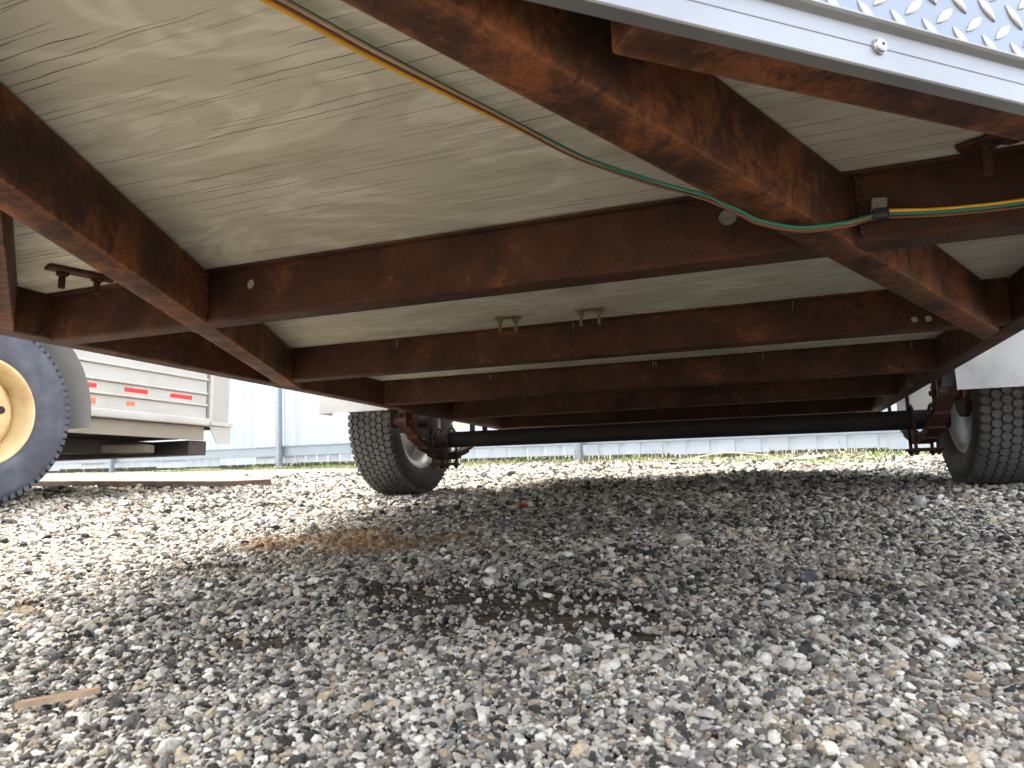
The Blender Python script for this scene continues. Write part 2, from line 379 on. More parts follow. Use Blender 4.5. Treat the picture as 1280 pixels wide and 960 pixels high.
for k in range(7):
    ic = N.new('GeometryNodeMeshIcoSphere'); ic.inputs['Radius'].default_value = 1; ic.inputs['Subdivisions'].default_value = 3 if k < 3 else 1
    pos = N.new('GeometryNodeInputPosition'); ad = N.new('ShaderNodeVectorMath'); ad.operation = 'ADD'; ad.inputs[1].default_value = (k * 7.1, k * 3.3, 1.7 * k)
    Lk(pos.outputs[0], ad.inputs[0])
    vo = N.new('ShaderNodeTexVoronoi'); vo.inputs['Scale'].default_value = .85; vo.feature = 'F1'; Lk(ad.outputs[0], vo.inputs['Vector'])
    nz = N.new('ShaderNodeTexNoise'); nz.inputs['Scale'].default_value = 1.1; nz.inputs['Detail'].default_value = 2; Lk(ad.outputs[0], nz.inputs['Vector'])
    m1 = N.new('ShaderNodeMath'); m1.operation = 'MULTIPLY_ADD'; Lk(nz.outputs[0], m1.inputs[0]); m1.inputs[1].default_value = 1.1; m1.inputs[2].default_value = .72
    m2 = N.new('ShaderNodeMath'); m2.operation = 'MULTIPLY_ADD'; Lk(vo.outputs['Distance'], m2.inputs[0]); m2.inputs[1].default_value = -.62; Lk(m1.outputs[0], m2.inputs[2])
    sc = N.new('ShaderNodeVectorMath'); sc.operation = 'SCALE'; Lk(pos.outputs[0], sc.inputs[0]); Lk(m2.outputs[0], sc.inputs['Scale'])
    sp = N.new('GeometryNodeSetPosition'); Lk(ic.outputs['Mesh'], sp.inputs['Geometry']); Lk(sc.outputs[0], sp.inputs['Position'])
    ss = N.new('GeometryNodeSetShadeSmooth'); Lk(sp.outputs[0], ss.inputs[0]); ss.inputs['Shade Smooth'].default_value = k < 2
    smn = N.new('GeometryNodeSetMaterial'); smn.inputs['Material'].default_value = SM; Lk(ss.outputs[0], smn.inputs[0])
    g2 = N.new('GeometryNodeGeometryToInstance'); Lk(smn.outputs[0], g2.inputs[0]); Lk(g2.outputs[0], join.inputs[0])
def attr(nm, ty):
    a = N.new('GeometryNodeInputNamedAttribute'); a.data_type = ty; a.inputs['Name'].default_value = nm; return a.outputs['Attribute']
mp = N.new('GeometryNodeMeshToPoints'); Lk(gi.outputs[0], mp.inputs[0])
iop = N.new('GeometryNodeInstanceOnPoints'); Lk(mp.outputs[0], iop.inputs['Points']); Lk(join.outputs[0], iop.inputs['Instance'])
iop.inputs['Pick Instance'].default_value = True
rv = N.new('FunctionNodeRandomValue'); rv.data_type = 'INT'
for s_ in rv.inputs:
    if s_.type == 'INT' and s_.name == 'Max': s_.default_value = 6
    if s_.type == 'INT' and s_.name == 'Min': s_.default_value = 0
Lk([o for o in rv.outputs if o.type == 'INT'][0], iop.inputs['Instance Index'])
e2r = N.new('FunctionNodeEulerToRotation'); Lk(attr('srot', 'FLOAT_VECTOR'), e2r.inputs[0]); Lk(e2r.outputs[0], iop.inputs['Rotation'])
vm = N.new('ShaderNodeVectorMath'); vm.operation = 'SCALE'; Lk(attr('sdim', 'FLOAT_VECTOR'), vm.inputs[0]); Lk(attr('ssize', 'FLOAT'), vm.inputs['Scale'])
Lk(vm.outputs[0], iop.inputs['Scale']); Lk(iop.outputs[0], go.inputs[0])
md = gravel.modifiers.new('scatter', 'NODES'); md.node_group = ng

# ------------------------------------------------------------ metal fence behind the yard
FA = math.atan(-.27)
fence = tag(empty('metal_fence', (-1.86, 7.50, 0), (0, 0, FA)), 'pale blue-white ribbed metal sheet fence standing behind the trailers', 'fence')
def fence_panel(name='panel', w_=1.0, h=2.5):
    b = B(); bm = b.bm; xs = []; pitch = .25
    for k in range(4):
        o = k * pitch
        xs += [(o, 0), (o + .17, 0), (o + .185, -.012), (o + .235, -.012)]
    xs.append((w_, 0))
    lo = [bm.verts.new((x, y, .07)) for x, y in xs]; hi = [bm.verts.new((x, y, h)) for x, y in xs]
    for i in range(len(xs) - 1): bm.faces.new((lo[i], lo[i + 1], hi[i + 1], hi[i]))
    bmesh.ops.solidify(bm, geom=bm.faces[:], thickness=.0015)
    return b
fp = fence_panel().build('panel', 'fence', fence, loc=(-17, .06, 0))
for k in range(1, 25): link_copy(fp, fence, (-17 + k * 1.0, .06 + .002 * (k % 2), random.uniform(-.02, .025)))
for z0, z1, d in ((.19, .33, .03), (2.3, 2.4, .03)):
    B().box(-17, 8, -.012, .03, z0, z1, .006).build('rail', 'fence_rail', fence)
B().box(-17, 8, -.03, .028, .335, .35, .002).build('rail_flange', 'fence_rail', fence)
post0 = B().box(-.045, .045, -.11, -.035, -.1, 2.6, .012, 3).build('post', 'galv', fence, True, loc=(0, 0, 0))
for k in (-3.1, -2, -1, 1, 2): link_copy(post0, fence, ({-1: -5.22, -2: -10.4, -3.1: -15.6, 1: 4.3, 2: 7.9}[k], 0, 0))

# weeds at the fence foot
def blades(name, n, fn, mat, hgt, label, cat):
    vs_, fs_ = [], []
    for i in range(n):
        x, y = fn(); h = hgt * random.uniform(.35, 1.2); a = random.uniform(0, 6.28); wd = .004 * random.uniform(.6, 1.4)
        lean = random.uniform(.1, .8) * h; la = random.uniform(0, 6.28); z = float(ground_z(x, y)); b0 = len(vs_)
        for t_, ww in ((0, 1), (.5, .8), (1, .08)):
            cx, cy, cz = x + math.cos(la) * lean * t_ * t_, y + math.sin(la) * lean * t_ * t_, z + h * t_ * (1 - .25 * t_)
            vs_ += [(cx - math.cos(a) * wd * ww, cy - math.sin(a) * wd * ww, cz), (cx + math.cos(a) * wd * ww, cy + math.sin(a) * wd * ww, cz)]
        fs_ += [(b0, b0 + 1, b0 + 3, b0 + 2), (b0 + 2, b0 + 3, b0 + 5, b0 + 4)]
    m_ = bpy.data.meshes.new(name); m_.from_pydata(vs_, [], fs_); m_.materials.append(M[mat]); o = bpy.data.objects.new(name, m_); col.objects.link(o)
    return tag(o, label, cat, kind='stuff')
def along_fence(lo, hi, off0, off1):
    def f():
        u = random.uniform(lo, hi); o_ = random.uniform(off0, off1)
        return -1.86 + u * math.cos(FA) + o_ * math.sin(FA), 7.5 + u * math.sin(FA) - o_ * math.cos(FA)
    return f
def clumps(lo, hi, off0, off1, k, r):
    cs = [along_fence(lo, hi, off0, off1)() for _ in range(k)]
    def f():
        c = random.choice(cs); return c[0] + random.gauss(0, r), c[1] + random.gauss(0, r)
    return f
M['shade_green'] = leafmat('gap_darkener_green', (.018, .035, .012), (.05, .075, .022))  # dark blades added so the gap under the fence panels looks shaded
blades('gap_darkener', 11000, along_fence(-16, 7.5, -1.0, -.12), 'shade_green', .22, 'dark green blades added behind the metal fence to darken the gap below', 'gap_darkener')
blades('weeds', 5200, clumps(-8, 6, -.25, .45, 46, .13), 'grass', .055, 'low green weeds growing along the foot of the metal fence', 'weeds')
blades('weeds', 2600, clumps(1.6, 5, .3, 1.3, 12, .16), 'grass', .04, 'green weed patch in the gravel between fence and right wheel', 'weeds')
blades('dry_grass', 2600, clumps(-8, 6, -.1, .5, 34, .15), 'straw', .06, 'dry straw and dead grass scattered along the fence foot', 'dry grass')

# ------------------------------------------------------------ the trailer overhead
TH = R(3.3); TX, TZ = 1.24372762, -0.28795171
def toW(p):
    x, y, z = p[0] - TX, p[1], p[2] - TZ; c, s_ = math.cos(TH), math.sin(TH)
    return V((x, y * c + z * s_, -y * s_ + z * c + CAMH))
trailer = tag(empty('enclosed_trailer', toW((0, 0, 0)), (-TH, 0, 0)), 'rusty steel underframe of white enclosed trailer with plywood floor, wires and two wheels', 'trailer')
W_, H = 1.71, .0848
Y1, YS = .907, (1.5276, 2.1372, 2.7265, 3.3468, 3.96)
rv_ = lambda x: .429 + .82 * (x - 1.159)      # back edge of right nose beam
lv_ = lambda x: .84 - .72 * x                 # back edge of left nose beam
END = 4.10
outline = [(-.052, lv_(-.052) - .056), (.884, .147), (1.762, rv_(1.762) - .062), (1.762, END), (-.052, END)]
B().prism(outline, H + .0005, H + .0175).build('plywood_floor', 'plywood', trailer)

# side rails
for x0, x1, y0 in ((-.05, -.0005, .80), (W_ + .0005, W_ + .05, .87)):
    B().box(x0, x1, y0, END, 0, H, .005, 3).build('side_rail', 'rust', trailer, True)
# crossmembers: web plate with holes, bottom flange behind, top flange in front
def web_plate(x0, x1, z0, z1, holes, y, th):
    bm = bmesh.new(); loops = [[(x0, z0), (x1, z0), (x1, z1), (x0, z1)]]
    for hx, hz, r in holes: loops.append([(hx + r * math.cos(a * math.pi / 10), hz + r * math.sin(a * math.pi / 10)) for a in range(20)])
    es = []
    for lp in loops:
        vs_ = [bm.verts.new((p[0], y, p[1])) for p in lp]
        es += [bm.edges.new((vs_[i], vs_[(i + 1) % len(vs_)])) for i in range(len(vs_))]
    bmesh.ops.triangle_fill(bm, use_beauty=True, use_dissolve=False, edges=es)
    r = bmesh.ops.extrude_face_region(bm, geom=bm.faces[:])
    bmesh.ops.translate(bm, vec=(0, th, 0), verts=[v for v in r['geom'] if isinstance(v, bmesh.types.BMVert)])
    return bm
def crossmember(y, zb, holes, mat='rust'):
    b = B(); b._join(web_plate(.0, W_, zb + .006, H - .001, holes, y, .004))
    # rounded lower bend and bottom flange
    prof = [(y, zb + .006), (y + .0006, zb + .003), (y + .003, zb + .0006), (y + .006, zb), (y + .042, zb), (y + .042, zb + .004), (y + .007, zb + .004), (y + .004, zb + .007)]
    bm = b.bm; A_ = [bm.verts.new((0, p, q)) for p, q in prof]; C_ = [bm.verts.new((W_, p, q)) for p, q in prof]
    for i in range(len(prof)): bm.faces.new((A_[i], A_[(i + 1) % len(prof)], C_[(i + 1) % len(prof)], C_[i]))
    b.box(.001, W_ - .001, y - .013, y + .001, H - .0045, H - .0005, .001)
    return b.build('crossmember', mat, trailer)
crossmember(Y1, -.0045, [(.459, .053, .0085), (1.224, .053, .0115)])
crossmember(YS[0], .001, [(1.549, .021, .0062), (1.573, .0205, .0062)])
crossmember(YS[1], .001, [(.035, .015, .004), (.055, .015, .004), (1.60, .017, .005), (1.63, .019, .005)])
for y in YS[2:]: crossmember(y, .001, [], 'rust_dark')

# tongue beams: a piece ahead of the first crossmember and a piece behind it
def beam(name, p, q, wd, side, z0, z1, mat, bev=.006, e0=0, e1=0):
    """p->q is one edge of the beam in plan; the width wd lies to the given side; end faces skewed along x"""
    p, q = V((*p, 0)), V((*q, 0)); d = (q - p).normalized(); n = V((-d.y, d.x, 0)) * side * wd
    def skew(pt, e): return pt + n + d * e
    poly = [p, q, skew(q, e1), skew(p, e0)]
    b = B(); b.prism([(v.x, v.y) for v in poly], z0, z1, bev); return b.build(name, mat, trailer, True)
lt = lambda y: .619 - .4795 * (y - .39)      # right edge of left tongue beam
rt = lambda y: 1.03 + .4925 * (y - .321)     # left edge of right tongue beam
yf = -.05
sk = .048 * .4795
beam('tongue_beam', (lt(yf), yf), (lt(1.66), 1.66), .046, 1, -.006, H - .0005, 'rust_orange', e1=-.085)
beam('tongue_beam', (rt(yf), yf), (rt(1.695), 1.695), .046, -1, -.006, H - .0005, 'rust_orange', e1=-.09)
# nose beams under the V front
beam('nose_beam', (1.165, rv_(1.165)), (1.715, rv_(1.715)), .042, -1, .001, H - .0008, 'rust_orange', .004)
beam('nose_beam', (-.03, lv_(-.03)), (.56, lv_(.56)), .042, -1, .001, H - .0008, 'rust_orange', .004)
B().box(.70, 1.0, -.09, .02, .003, H - .001, .004).build('tongue_plate', 'rust_orange', trailer)

# weld beads where beams meet
def weld(pts, r=.004):
    b = B(); n = 0
    for a, c in zip(pts[:-1], pts[1:]):
        a, c = V(a), V(c); L_ = (c - a).length; k = max(2, int(L_ / .005))
        for i in range(k):
            p = a.lerp(c, (i + .5) / k); bb = bmesh.new()
            bmesh.ops.create_icosphere(bb, subdivisions=1, radius=r * random.uniform(.8, 1.25), matrix=Matrix.Translation(p + V((random.uniform(-1, 1) * .001, 0, random.uniform(-1, 1) * .001))))
            b._join(bb)
    return b.build('weld_bead', 'rust_dark', trailer, 'all')
weld([(lt(Y1) + .004, Y1 - .006, .006), (lt(Y1) + .004, Y1 - .006, H - .006)])
weld([(rt(Y1) + .058, Y1 - .006, .006), (rt(Y1) + .058, Y1 - .006, H - .006)])
weld([(1.702, rt(1) * 0 + 1.60, .004), (1.702, 1.60, H - .008)])

# V-nose walls, side walls, roof
ZT, ZR = H + .018, 1.95
P = outline
walls = [('front_wall', P[0], P[1]), ('front_wall', P[1], P[2]), ('side_wall', P[2], P[3]), ('rear_door', P[3], P[4]), ('side_wall', P[4], P[0])]
def wall(name, a, c, mat, z0, z1, th=.025, inset=0):
    a, c = V((*a, 0)), V((*c, 0)); d = (c - a).normalized(); n = V((-d.y, d.x, 0))
    b = B(); b.prism([(v.x, v.y) for v in (a + n * inset, c + n * inset, c + n * (inset + th), a + n * (inset + th))], z0, z1); return b.build(name, mat, trailer)
for nm, a, c in walls: wall(nm, a, c, 'white', ZT, ZR, .022, .002)
B().prism(outline, ZR + .001, ZR + .03).build('roof', 'white', trailer)
# aluminium base extrusion along both nose walls
def extrusion(a, c):
    """a->c runs left to right seen from the front; the face looks outward"""
    a, c = V((*a, 0)), V((*c, 0)); d = (c - a).normalized(); n = V((d.y, -d.x, 0))
    # profile (outward, z): lip at the bottom, flat band with groove, flared channel on top
    pr = [(-.008, .0), (.004, -.001), (.005, .0005), (.005, .0195), (.0044, .020), (.0044, .0208), (.005, .0213), (.005, .0375), (.010, .0405), (.0115, .0425), (.0115, .0445), (.002, .0445), (-.008, .0445)]
    pr = [(o, z * .78 - .0045) for o, z in pr]
    b = B(); bm = b.bm; r0 = [bm.verts.new(a + n * o + V((0, 0, z))) for o, z in pr]; r1 = [bm.verts.new(c + n * o + V((0, 0, z))) for o, z in pr]
    for i in range(len(pr)): bm.faces.new((r0[i], r0[(i + 1) % len(pr)], r1[(i + 1) % len(pr)], r1[i]))
    bm.faces.new(r0); bm.faces.new(r1)
    return b.build('base_trim', 'alu', trailer), a, d, n
def offs(f, k): return lambda x: f(x) - k
rf = offs(rv_, .0618); lf = offs(lv_, .0588)
tr, ta, td, tn = extrusion((.887, rf(.887)), (1.775, rf(1.775)))
tl, la_, ld, ln_ = extrusion((-.06, lf(-.06)), (.885, lf(.885)))
# screws on the trim
def trim_screw(a, d, n, s_, z):
    p = a + d * s_ + n * .005 + V((0, 0, z))
    b = B(); b.cyl(p, p + n * .0016, .0062, 24, .0060); b.cyl(p + n * .0014, p + n * .0032, .0056, 24, .0047); b.cyl(p + n * .0031, p + n * .0041, .0047, 24, .0028)
    o = b.build('screw', 'zinc', tr if a is ta else tl, True)
    B().cyl(p + n * .0038, p + n * .0043, .0013, 10).build('screw_recess', 'hole', tr if a is ta else tl)
L0 = (V((1.338, .0, 0)) - ta).dot(V((1, 0, 0))) / td.x
for k in (-1, 0, 1): trim_screw(ta, td, tn, L0 + k * .30, .0123)
for k in range(3): trim_screw(la_, ld, ln_, .2 + k * .3, .0123)
# tread plate stone guards with raised bars
bar = B()
bb = bmesh.new(); bmesh.ops.create_uvsphere(bb, u_segments=12, v_segments=8, radius=1)
for v in bb.verts:
    x = v.co.x; k = max(0, 1 - abs(x) ** 1.6)
    v.co = V((x * .0125, v.co.y * .0034 * (k ** .6 + .1), max(v.co.z, -.1) * .0026))
bar._join(bb)
barm = None
def guard(a, d, n, s0, s1, z0, z1, first):
    global barm
    b = B(); A_ = a + d * s0 + n * .002; C_ = a + d * s1 + n * .002
    b.prism([(v.x, v.y) for v in (A_ - n * .0045, C_ - n * .0045, C_, A_)], z0, z1)
    g = b.build('tread_plate', 'alu_plate', trailer)
    if barm is None:
        barm = bar.build('tread_bar', 'alu_bar_lit', g, 'all'); first_ = True
    else: first_ = False
    cnt = 0; p = .0225
    rotb = Matrix((d, V((0, 0, 1)), n)).transposed()       # local x -> along, y -> up, z -> outward
    i = 0
    zc = z0 + .008; row = 0
    while zc < z1 and cnt < 290:
        sc_ = s0 + .30 + (row % 2) * .0155
        while sc_ < s1 and cnt < 290:
            ang = R(42) if row % 2 else R(-48)
            o = barm if (first_ and cnt == 0) else barm.copy()
            if not (first_ and cnt == 0): col.objects.link(o)
            o.parent = g; m_ = rotb.to_4x4() @ Matrix.Rotation(ang, 4, 'Z'); m_.translation = a + d * sc_ + n * .0021 + V((0, 0, zc)); o.matrix_local = m_
            cnt += 1; sc_ += .031
        row += 1; zc += .0165
    return g
guard(ta, td, tn, 0, 1.13, .0304, .62, True)

# ------------------------------------------------------------ fixings through the floor
def bolt(parent, x, y, ln, r=.0042, nut=True, mat='bolt', washer=None):
    b = B(); b.cyl((x, y, H - .001), (x, y, H - ln), r, 10)
    if nut: b.cyl((x, y, H - .004), (x, y, H - .012), r * 2.0, 6)
    o = b.build('bolt', mat, parent, True)
    if washer: B().cyl((x, y, H - .0002), (x, y, H - .0035), washer, 20, washer * .92).build('washer', mat, parent, True)
    return o
for xa, xb, ya, yb in ((.715, .748, 1.414, 1.428), (.898, .937, 1.425, 1.427)):
    r_ = empty('tie_down_fixing', (0, 0, 0), parent=trailer)
    B().obox(Matrix.Translation(((xa + xb) / 2, (ya + yb) / 2, H - .0022)), (abs(xb - xa) + .012, .016, .003), .001).build('plate', 'washer', r_)
    for x, y in ((xa, ya), (xb, yb)): bolt(r_, x, y, .036, .0034, True, 'washer', .013)
r_ = empty('tie_down_fixing', (0, 0, 0), parent=trailer)
ang = math.atan2(.869 - .776, .197 - .165)
B().obox(Matrix.Translation((.178, .824, H - .004)) @ Matrix.Rotation(ang, 4, 'Z'), (.105, .026, .006), .002).build('plate', 'bolt', r_, True)
bolt(r_, .164, .800, .034, .0052, True); bolt(r_, .187, .846, .034, .0052, True)
r_ = empty('tie_down_fixing', (0, 0, 0), parent=trailer)
B().obox(Matrix.Translation((1.508, .862, H - .004)) @ Matrix.Rotation(-.5, 4, 'Z'), (.062, .03, .006), .002).build('plate', 'bolt', r_, True)
bolt(r_, 1.503, .862, .042, .0058, True); bolt(r_, 1.526, .852, .012, .0058, True)
# screw tips poking down in front of the crossmembers
def screw_tip(x, y, l=.019, t=.03):
    B().cyl((x, y, H - .005), (x + random.uniform(-t, t) * .06, y, H - .005 - l), .0011, 6, .0006).build('screw_tip', 'zinc', trailer)
for x in (.396, .857, 1.328, 1.60): screw_tip(x, YS[0] - .008)
for x in (.02, .036, .41, .95, .958, 1.27, 1.655): screw_tip(x, YS[1] - .008, .016)
for x in (.33, .75, 1.1, 1.5): screw_tip(x, YS[2] - .008, .015)

# ------------------------------------------------------------ wiring
wpath = [(.885, .27, .066), (.928, .392, .074), (.962, .48, .076), (1.028, .622, .076), (1.061, .682, .072), (1.090, .712, .064), (1.147, .734, .042), (1.181, .734, .026), (1.210, .724, .008), (1.227, .720, -.005), (1.241, .736, -.009), (1.260, .768, -.010), (1.302, .800, -.013), (1.345, .812, -.010), (1.372, .850, .006), (1.387, .880, .018), (1.398, .8905, .022), (1.464, .899, .018), (1.543, .899, .016), (1.64, .897, .022), (1.70, .894, .03)]
wl = empty('trailer_wiring', (0, 0, 0), parent=trailer)
# each wire: (offset across, offset up) before and after the ribbon turns over near the beam
for nm, o0, o1, r in (('wire_yellow', (-.0042, -.001), (.0, .0042), .0026), ('wire_brown', (.0002, -.001), (-.0004, -.0034), .0014), ('wire_white', (.0026, .0012), (.002, -.0022), .0014), ('wire_green', (.0, .0046), (-.0012, .0008), .0021)):
    pp = []
    for i, p in enumerate(wpath):
        a = V(wpath[max(i - 1, 0)]); c = V(wpath[min(i + 1, len(wpath) - 1)]); t_ = (c - a); t_.z = 0; t_.normalize()
        s_ = min(1, max(0, (i - 2) / 4)); nn = V((t_.y, -t_.x, 0))
        q0, q1 = o0, o1
        if nm == 'wire_green' and i <= 3: q0 = (-.001, .0046)
        if nm == 'wire_yellow' and 4 < i < 16: q1 = (.0030, .0015)
        o_ = (nn * q0[0] + V((0, 0, q0[1]))) * (1 - s_) + (V((0, -1, 0)) * q1[0] * -1 + V((0, 0, q1[1]))) * s_
        pp.append(V(p) + o_ + V((random.uniform(-1, 1), random.uniform(-1, 1), random.uniform(-.3, .3))) * .0007)
    ob = B().tube(pp, r, 8, 8).build('wire', nm, wl, 'all')
    tag(ob, {'wire_yellow': 'yellow insulated wire', 'wire_brown': 'brown insulated wire', 'wire_white': 'pale cream insulated wire', 'wire_green': 'green insulated wire'}[nm])
cl = B(); cl.obox(Matrix.Translation((1.396, .892, .031)) @ Matrix.Rotation(.12, 4, 'Y'), (.019, .004, .021), .0015); cl.obox(Matrix.Translation((1.396, .8850, .0205)), (.018, .019, .013), .003)
cl = cl.build('wire_clamp', 'plastic_black', trailer, True)
B().obox(Matrix.Translation((1.397, .8893, .034)) @ Matrix.Rotation(.14, 4, 'Y'), (.0165, .0016, .0185), .0005).build('clamp_plate', 'zinc', cl)
B().cyl((1.397, .889, .033), (1.397, .8872, .033), .0056, 14).cyl((1.397, .8875, .033), (1.397, .8845, .033), .0042, 12, .0034).build('screw', 'zinc', cl, True)

# ------------------------------------------------------------ running gear
YA = 2.82; ZC = .004; RT, WT = .328, .205; GAP = .184
b = B(); b.cyl((-.17, YA, -.084), (W_ + .17, YA, -.084), .035, 24)
b.build('axle', 'black', trailer, True)
for sgn, xw in ((-1, -GAP - WT / 2), (1, W_ + GAP + WT / 2)):
    xi = -.03 if sgn < 0 else W_ + .03
    xs_ = -.085 if sgn < 0 else W_ + .085
    # drop arm from the tube to the spindle
    B().obox(Matrix.Translation((xs_ + sgn * .06, YA, -.04)), (.02, .09, .13), .01).cyl((xs_ + sgn * .06, YA, ZC), (xw, YA, ZC), .026, 16).build('spindle', 'black', trailer, True)
    # leaf spring, underslung below the axle tube
    sp = empty('leaf_spring', (0, 0, 0), parent=trailer)
    def zc(y, lift=0): u = (y - YA) / .40; return -.142 + .105 * u * u - lift
    for k, half in enumerate((.40, .31, .22, .13)):
        b = B(); bm = b.bm; prev = None; n = 16
        for i in range(n + 1):
            y = YA - half + 2 * half * i / n; z = zc(y) - k * .0085
            ring = [bm.verts.new((xs_ + sx * .024, y, z + sz * .0038)) for sx, sz in ((-1, -1), (1, -1), (1, 1), (-1, 1))]
            if prev:
                for q in range(4): bm.faces.new((prev[q], prev[(q + 1) % 4], ring[(q + 1) % 4], ring[q]))
            else: bm.faces.new(ring)
            prev = ring
        bm.faces.new(prev); b.build('leaf', 'rust_dark', sp)
    for sy in (-.40, .40): B().cyl((xs_ - .026, YA + sy, zc(YA + sy) + .006), (xs_ + .026, YA + sy, zc(YA + sy) + .006), .016, 16).build('spring_eye', 'rust_dark', sp, True)
    # hangers: two cheeks each, with a bolt
    for sy, zt in ((-.40, .0), (.40, .0)):
        hg = empty('spring_hanger', (0, 0, 0), parent=trailer)
        for cx in (-.034, .034):
            B().box(xs_ + cx - .0025, xs_ + cx + .0025, YA + sy - .03, YA + sy + .03, -.055, .045, .0015).build('cheek', 'rust_dark', hg)
        B().box(xs_ - .036, xs_ + .036, YA + sy - .03, YA + sy + .03, .046, .052, .001).build('hanger_top', 'rust_dark', hg)
        B().cyl((xs_ - .05, YA + sy, -.034), (xs_ + .05, YA + sy, -.034), .008, 10).build('bolt', 'bolt', hg, True)
        B().box(min(xi, xs_ + sgn * .036), max(xi, xs_ + sgn * .036), YA + sy - .04, YA + sy + .04, .0525, .0585, .001).build('bracket', 'rust_dark', hg)
    # U-bolts and tie plate
    up = empty('axle_clamp', (0, 0, 0), parent=trailer)
    B().box(xs_ - .052, xs_ + .052, YA - .058, YA + .058, -.196, -.187, .002).build('tie_plate', 'rust_dark', up)
    for sx in (-.034, .034):
        b = B(); ptsu = [(xs_ + sx, YA - .046, -.212), (xs_ + sx, YA - .046, -.09)] + [(xs_ + sx, YA - .046 * math.cos(a), -.078 + .046 * math.sin(a)) for a in (.3, .8, 1.3, 1.57, 1.85, 2.35, 2.85)] + [(xs_ + sx, YA + .046, -.09), (xs_ + sx, YA + .046, -.212)]
        b.tube(ptsu, .0058, 8, 3)
        for sy in (-.046, .046): b.cyl((xs_ + sx, YA + sy, -.1965), (xs_ + sx, YA + sy, -.206), .0105, 6)
        b.build('u_bolt', 'rust_dark', up, True)
    # wheel
    wh = empty('wheel', (xw, YA, ZC), parent=trailer)
    w2 = WT / 2
    tp = [(-w2 * .74, .205), (-w2 * .93, .225), (-w2, .26), (-w2 * .985, .288), (-w2 * .93, .305), (-w2 * .86, .3165), (-w2 * .5, RT - .0085), (0, RT - .0075), (w2 * .5, RT - .0085), (w2 * .86, .3165), (w2 * .93, .305), (w2 * .985, .288), (w2, .26), (w2 * .93, .225), (w2 * .74, .205), (w2 * .70, .198), (-w2 * .70, .198)]
    B().lathe(tp, 96).build('tyre', 'rubber', wh, 'all')
    # moulded tread: hexagonal blocks in staggered rows
    b = B(); bm = b.bm; nb = 68; rows = 7; rw = WT * .96 / rows
    for r_i in range(rows):
        xc = (r_i - (rows - 1) / 2) * rw
        for k in range(nb):
            t0 = (k + .5 * (r_i % 2)) * 2 * math.pi / nb; da = 2 * math.pi / nb
            poly = [(-.44, -.30), (-.12, -.50 + .06 * math.sin(k * 2.1 + r_i)), (.20, -.44), (.50, -.20), (.44, .28), (.14, .50), (-.18, .42), (-.50, .16)]
            lo, hi = [], []
            for px, pt in poly:
                x = xc + px * rw * 1.0; th = t0 + pt * da * .97
                rb = .312 if abs(x) < w2 * .8 else .308
                drop = .010 * max(0, abs(x) / w2 - .68) ** 1.5 * 5
                lo.append(bm.verts.new((x, (rb - drop) * math.cos(th), (rb - drop) * math.sin(th))))
                x2 = xc + px * rw * .95; th2 = t0 + pt * da * .91
                hi.append(bm.verts.new((x2, (RT - drop) * math.cos(th2), (RT - drop) * math.sin(th2))))
            bm.faces.new(hi); m8 = len(poly)
            for q in range(m8): bm.faces.new((lo[q], lo[(q + 1) % m8], hi[(q + 1) % m8], hi[q]))
    tag(b.build('tread', 'rubber_tread', wh), kind='stuff')
    s_ = sgn
    rp = [(-w2 * .78, .214), (-w2 * .80, .206), (-w2 * .72, .198), (-w2 * .66, .180), (-w2 * .2, .176), (w2 * .2, .168), (w2 * .60, .180), (w2 * .72, .198), (w2 * .80, .206), (w2 * .78, .214), (w2 * .70, .203), (w2 * .56, .186), (w2 * .2, .174), (-w2 * .2, .182), (-w2 * .62, .186), (-w2 * .70, .203)]
    B().lathe([(a * s_, r) for a, r in rp], 72).build('rim', 'rim_silver', wh, 'all')
    dp = [(w2 * .25 * s_, .175), (w2 * .32 * s_, .12), (w2 * .50 * s_, .10), (w2 * .46 * s_, .04), (w2 * .40 * s_, .04), (w2 * .42 * s_, .096), (w2 * .24 * s_, .115), (w2 * .17 * s_, .175)]
    B().lathe(dp, 48).build('wheel_disc', 'rim_silver', wh, 'all')
    hb = B().cyl((-.06 * s_, 0, 0), (.055 * s_, 0, 0), .048, 28).cyl((-.075 * s_, 0, 0), (-.055 * s_, 0, 0), .085, 28)
    hb.build('hub', 'rust_dark', wh, True)
    # fender: swept sheet over the wheel with front plate, inner and outer skirts
    fx0, fx1 = (-.10, -.10 - .315) if s_ < 0 else (W_ + .092, W_ + .092 + .35)
    fz = .008 if s_ < 0 else -.036
    fd = empty('fender', (0, 0, 0), parent=trailer)
    prof = [(2.34, fz), (2.345, .10), (2.40, .24), (2.50, .345), (2.64, .385), (3.00, .385), (3.14, .345), (3.24, .24), (3.295, .10), (3.30, fz)]
    b = B(); bm = b.bm
    r0 = [bm.verts.new((fx0, y, z)) for y, z in prof]; r1 = [bm.verts.new((fx1, y, z)) for y, z in prof]
    for i in range(len(prof) - 1): bm.faces.new((r0[i], r0[i + 1], r1[i + 1], r1[i]))
    bmesh.ops.solidify(bm, geom=bm.faces[:], thickness=.002)
    b.build('fender_sheet', 'fender', fd, True)
    ins = [(2.34, fz), (2.345, .10), (2.40, .24), (2.50, .345), (2.64, .385), (3.00, .385), (3.14, .345), (3.24, .24), (3.295, .10), (3.30, fz), (3.21, fz), (3.16, .14), (3.02, .25), (2.82, .30), (2.62, .25), (2.48, .14), (2.43, fz)]
    b = B(); bm = b.bm; vs_ = [bm.verts.new((fx1 + s_ * .001, y, z)) for y, z in ins]; bm.faces.new(vs_); bmesh.ops.triangulate(bm, faces=bm.faces[:]); bmesh.ops.solidify(bm, geom=bm.faces[:], thickness=.002)
    b.build('fender_skirt', 'fender', fd)

